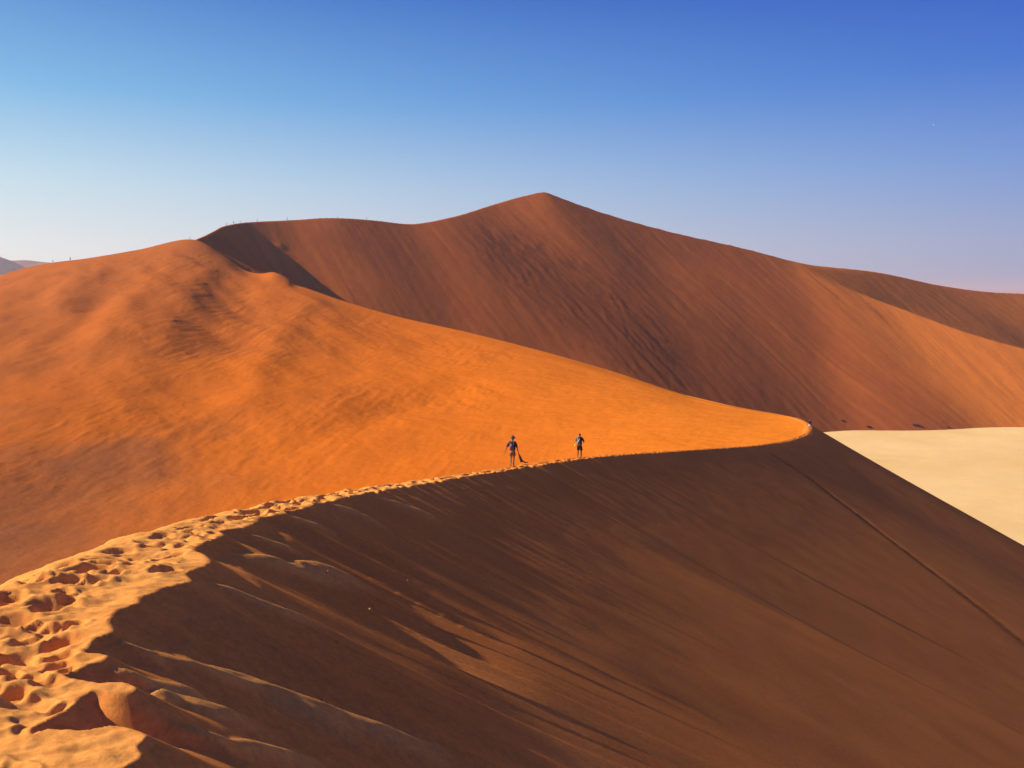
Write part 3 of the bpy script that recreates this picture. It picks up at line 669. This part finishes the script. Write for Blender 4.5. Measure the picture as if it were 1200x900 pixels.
# woman walking with arms out, jacket in the right hand
p1 = person('person', dict(ell=(-.33, .04, 1.14), wrl=(-.43, .10, .90), elr=(.27, -.02, 1.12), wrr=(.33, .05, .86), knl=(-.10, .06, .50), anl=(-.10, -.04, .09), knr=(.07, .02, .49), anr=(.05, .05, .06)),
            top='plum', legs_m='beige', sleeve=0.98, short=0.62, shoes=False, hat='straw', loose=1.2)
P1 = find(gA, 600.5, 547.5); put(p1, P1, 12, 1.0, 0.02)
tag(p1, 'barefoot person in small hat, dark top and beige shorts walking along the crest', 'person')
bp1 = bpy.data.objects.new('backpack', None); COL.objects.link(bp1); put(bp1, P1, 12, 1.0, 0.02)
bm_obj('bag', rbox(.25, .14, .38, (-.01, -.19, 1.18), .3, .85), FAB['slate'], bp1); bm_obj('front_pocket', rbox(.13, .06, .25, (-.05, -.27, 1.15), .35, .85), FAB['red'], bp1)
for sx_ in (-.09, .09):
    skin_mesh('strap', [(sx_, -.12, 1.33), (sx_ * 1.1, -.05, 1.50), (sx_ * 1.2, .11, 1.42), (sx_ * 1.3, .12, 1.22), (sx_ * 1.5, -.02, 1.05)], [(0, 1), (1, 2), (2, 3), (3, 4)], [(.022, .008)] * 5, FAB['slate'], bp1)
tag(bp1, 'small slate and red backpack worn by the walker with the hat', 'backpack')
jk = skin_mesh('jacket', [(.34, .06, .80), (.38, .05, .70), (.45, .05, .55), (.50, .04, .42), (.58, .03, .36), (.72, .02, .31), (.90, .02, .33), (.47, .05, .30)],
               [(0, 1), (1, 2), (2, 3), (3, 4), (4, 5), (5, 6), (3, 7)], [.03, .045, .075, .07, .045, .035, .025, .05], FAB['brown'])
put(jk, P1, 12, 1.0, 0.02); tag(jk, 'dark jacket dangling from the right hand of the walker with the hat', 'jacket')
# second walker
p2 = person('person', dict(ell=(-.27, .05, 1.14), wrl=(-.20, .24, 1.05), elr=(.30, .04, 1.13), wrr=(.22, .24, 1.08), knl=(-.11, .03, .50), anl=(-.12, -.03, .08), knr=(.10, .06, .50), anr=(.10, .05, .08)),
            top='black', legs_m='black', skin=SKIN_D, sleeve=0.9, short=0.98, loose=1.2)
P2 = find(gA, 679, 536.5); put(p2, P2, 18, 1.02, 0.02); tag(p2, 'person in black shirt and long black shorts walking ahead along the crest', 'person')
bp2 = bpy.data.objects.new('backpack', None); COL.objects.link(bp2); put(bp2, P2, 18, 1.02, 0.02)
bm_obj('bag', rbox(.27, .17, .44, (-.03, -.20, 1.20), .3, .85), FAB['olive'], bp2); bm_obj('lid', rbox(.24, .17, .08, (-.03, -.205, 1.42), .4), FAB['olive'], bp2)
skin_mesh('strap', [(.07, -.27, 1.42), (0, -.31, 1.28), (-.08, -.30, 1.14), (-.16, -.22, 1.0)], [(0, 1), (1, 2), (2, 3)], [(.026, .012)] * 4, FAB['white'], bp2)
tag(bp2, 'grey green backpack with a pale diagonal strap on the walker in black', 'backpack')
sc2 = skin_mesh('scarf', [(.04, -.05, 1.50), (-.06, -.07, 1.50), (-.13, -.12, 1.45), (-.14, -.20, 1.36)], [(0, 1), (1, 2), (2, 3)], [(.035, .03), (.045, .035), (.05, .035), (.035, .02)], FAB['lilac'])
put(sc2, P2, 18, 1.02, 0.02); tag(sc2, 'pale lilac cloth round the neck of the walker in black', 'scarf')
yb = bpy.data.objects.new('pouch', None); COL.objects.link(yb); put(yb, P2, 18, 1.02, 0.02)
bm_obj('bag', rbox(.15, .12, .26, (-.27, -.10, .90), .4, .8), FAB['yellow'], yb); skin_mesh('cord', [(-.27, -.10, 1.02), (-.22, -.10, 1.12), (-.17, -.12, 1.2)], [(0, 1), (1, 2)], [.012] * 3, FAB['yellow'], yb)
tag(yb, 'bright yellow pouch hanging at the left hip of the walker in black', 'bag')
# third walker at the tip
p3 = person('person', dict(ell=(-.25, .0, 1.16), wrl=(-.28, .10, .93), elr=(.25, .0, 1.16), wrr=(.28, .08, .92), knl=(-.10, .12, .50), anl=(-.10, .16, .08), knr=(.09, -.02, .50), anr=(.09, -.16, .09)),
            top='plum', legs_m='white', sleeve=0.95, short=0.7)
put(p3, find(gA, 949, 503.5), 20, 1.06, 0.0); tag(p3, 'person in dark top and white shorts at the far bend of the sharp crest', 'person')
# people on the skyline
walk = person('person', dict(ell=(-.25, .0, 1.16), wrl=(-.28, .10, .93), elr=(.25, .0, 1.16), wrr=(.28, .08, .92), knl=(-.10, .15, .50), anl=(-.10, .22, .08), knr=(.09, -.02, .50), anr=(.09, -.22, .10)),
              top='navy', legs_m='brown', sleeve=1.0, short=0.9, fingers=False)
sky_people = [(17, 319, gB, 'tiny person at the far left end of the dune skyline, below the far hills'), (62, 308, gB, 'tiny person on the left skyline where the pale distant hills meet the dune'),
    (82, 305, gB, 'tiny person on the left skyline, just right of the pale distant hills'), (223, 281, gB, 'tiny person on the skyline where the orange slope meets the dark shaded hollow'),
    (265, 264, gC, 'tiny person on the skyline at the shoulder above the dark shaded hollow'), (273, 261.5, gC, 'tiny person on the skyline, second after the shoulder above the hollow'),
    (281, 260.5, gC, 'tiny person on the skyline, third after the shoulder above the hollow'), (300.5, 259.5, gC, 'tiny person on the skyline above the little sunlit slumps, tallest looking of the climbers'),
    (337, 258, gC, 'tiny person alone on the skyline halfway between the shoulder and the flat top'), (395, 255, gC, 'tiny person on the flat top of the left skyline'),
    (429, 257, gC, 'tiny person starting down into the dip of the skyline left of the peak'), (857, 288, gC, 'tiny person on the long skyline falling away right of the peak'),
    (329, 321, gB, 'tiny person on the small sunlit hump at the head of the second crest'), (438, 362, gB, 'tiny person on the second crest at the end of the dark shadow')]
for i, (u, v, gg, lb) in enumerate(sky_people):
    if i == 0: o = walk
    else:
        o = walk.copy(); COL.objects.link(o)
        for ch in walk.children:
            c = ch.copy(); COL.objects.link(c); c.parent = o
    put(o, find(gg, u, v), 60 + 25 * (i % 3) if u < 600 else -80, 1.12 + 0.06 * ((i * 7) % 3 - 1), 0.02); tag(o, lb, 'person', 'people strung out along the far dune crests')

# ------------------------------------------------------------------ small things
def bird():
    e = bpy.data.objects.new('bird', None); COL.objects.link(e); wm = plain_mat('white_feathers', (0.82, 0.82, 0.82), 0.7)
    skin_mesh('body', [(0, -.16, 0), (0, -.05, .0), (0, .08, .01), (0, .14, .03), (0, .19, .025)], [(0, 1), (1, 2), (2, 3), (3, 4)], [(.03, .008), .05, .04, .03, .008], wm, e)
    for s_ in (-1, 1):
        bm = bmesh.new(); pr = [(0.03, .07, .01), (.18, .10, .07), (.34, .03, .05), (.30, -.02, .045), (.17, -.02, .06), (.03, -.05, .0)]
        a_ = [bm.verts.new((x * s_, y, z + .008)) for x, y, z in pr]; b_ = [bm.verts.new((x * s_, y, z - .004)) for x, y, z in pr]
        bm.faces.new(a_); bm.faces.new(b_[::-1])
        for k in range(6): bm.faces.new((a_[k], b_[k], b_[(k + 1) % 6], a_[(k + 1) % 6]))
        bmesh.ops.recalc_face_normals(bm, faces=bm.faces[:]); bm_obj('wing', bm, wm, e, False)
    return e
bd_ = bird(); bd_.location = Vector(at(1094, 146.5, 190)); bd_.rotation_euler = (0.2, 0.5, 0.6); tag(bd_, 'tiny white bird high in the blue sky at the right', 'bird')
STONE = plain_mat('pale_stone', (0.60, 0.31, 0.10), 0.9)
for i, (u, v, sz) in enumerate([(433, 715, .030), (384, 677, .018), (478, 681, .018), (380, 822, .014)]):
    k = slip_hit(u, v); j = np.argmin((AX - k[0]) ** 2 + (AY - k[1]) ** 2); bm = bmesh.new(); bmesh.ops.create_icosphere(bm, subdivisions=2, radius=sz)
    for vv in bm.verts: vv.co = Vector((vv.co.x * .9, vv.co.y * .8, vv.co.z * 1.1)) * (1 + .18 * math.sin(vv.co.x * 90 + i) * math.cos(vv.co.z * 70))
    o = bm_obj('pebble', bm, STONE); o.location = (AX.ravel()[j], AY.ravel()[j], AZZ.ravel()[j] + sz * .3)
    tag(o, ['largest pale pebble, alone in the middle of the shaded slip face', 'tiny pale pebble in the drifted pale streak just below the crest', 'tiny pale pebble up the slip face, rightmost of the pebbles', 'tiny pale pebble beside the long sunlit wisp near the bottom'][i], 'pebble', 'pebbles lying on the slip face')
BARK = plain_mat('dry_twigs', (0.09, 0.05, 0.03), 0.9)
def shrub(u, v, Yd, wd, ht, seed, lb):
    rnd = random.Random(seed); bm = bmesh.new()
    for k in range(150):
        a_ = rnd.uniform(0, 6.28); l_ = rnd.uniform(.5, 1); p0 = Vector((rnd.uniform(-.4, .4) * wd, rnd.uniform(-.2, .2) * wd, -.3)); p2 = p0 + Vector((math.cos(a_) * wd * .5 * l_, math.sin(a_) * wd * .4 * l_, ht * rnd.uniform(.4, 1.1) + .3))
        pm = p0.lerp(p2, .5) + Vector((rnd.uniform(-.2, .2), 0, ht * .2)); pts = [p0, pm, p2]; prev = None
        for q_, rr in zip(pts, (.12, .09, .04)):
            ring = [bm.verts.new(q_ + Vector((rr * math.cos(t_), rr * math.sin(t_), 0))) for t_ in (0, 2.1, 4.2)]
            if prev:
                for m_ in range(3): bm.faces.new((prev[m_], prev[(m_ + 1) % 3], ring[(m_ + 1) % 3], ring[m_]))
            prev = ring
    o = bm_obj('dry_shrub', bm, BARK, None, False); r_ = ray(u, v); g = find([(GX, GY, GZ, GZ > PAN_Z - 1)], u, v); o.location = g; tag(o, lb, 'shrub', 'dead shrubs along the far edge of the pan'); return o
shrub(1018, 501, 0, 2.6, .9, 1, 'low dead shrub at the pan edge, nearer the third walker'); shrub(1073, 499.5, 0, 4.2, 1.1, 2, 'wide dead shrub at the far edge of the pale pan, largest of them')
shrub(988, 493, 0, 1.6, .9, 3, 'small dead shrub low on the red slope above the pan corner'); shrub(1112, 501, 0, 1.0, .7, 5, 'tiny dead shrub at the pan edge, rightmost')

# ------------------------------------------------------------------ haze
def haze(density):
    bm = bmesh.new(); bmesh.ops.create_cube(bm, size=1)
    me = bpy.data.meshes.new('haze'); bmesh.ops.scale(bm, vec=(60400, 60400, 0), verts=[])
    for v in bm.verts: v.co = Vector((v.co.x * 60600, v.co.y * 60600 + 15000, (90 if v.co.z > 0 else PAN_Z - 5.5)))
    bm.to_mesh(me); bm.free(); o = bpy.data.objects.new('haze', me); COL.objects.link(o)
    m = bpy.data.materials.new('haze_air'); t = nt(m); pv = t.nodes.new('ShaderNodeVolumePrincipled')
    pv.inputs['Color'].default_value = (0.85, 0.88, 1.0, 1); pv.inputs['Density'].default_value = density; pv.inputs['Anisotropy'].default_value = 0.35
    ou = t.nodes.new('ShaderNodeOutputMaterial'); t.links.new(pv.outputs[0], ou.inputs['Volume']); me.materials.append(m)
    return tag(o, kind='stuff', label='thin pale morning haze in the air over the dunes')
haze(0.00009)
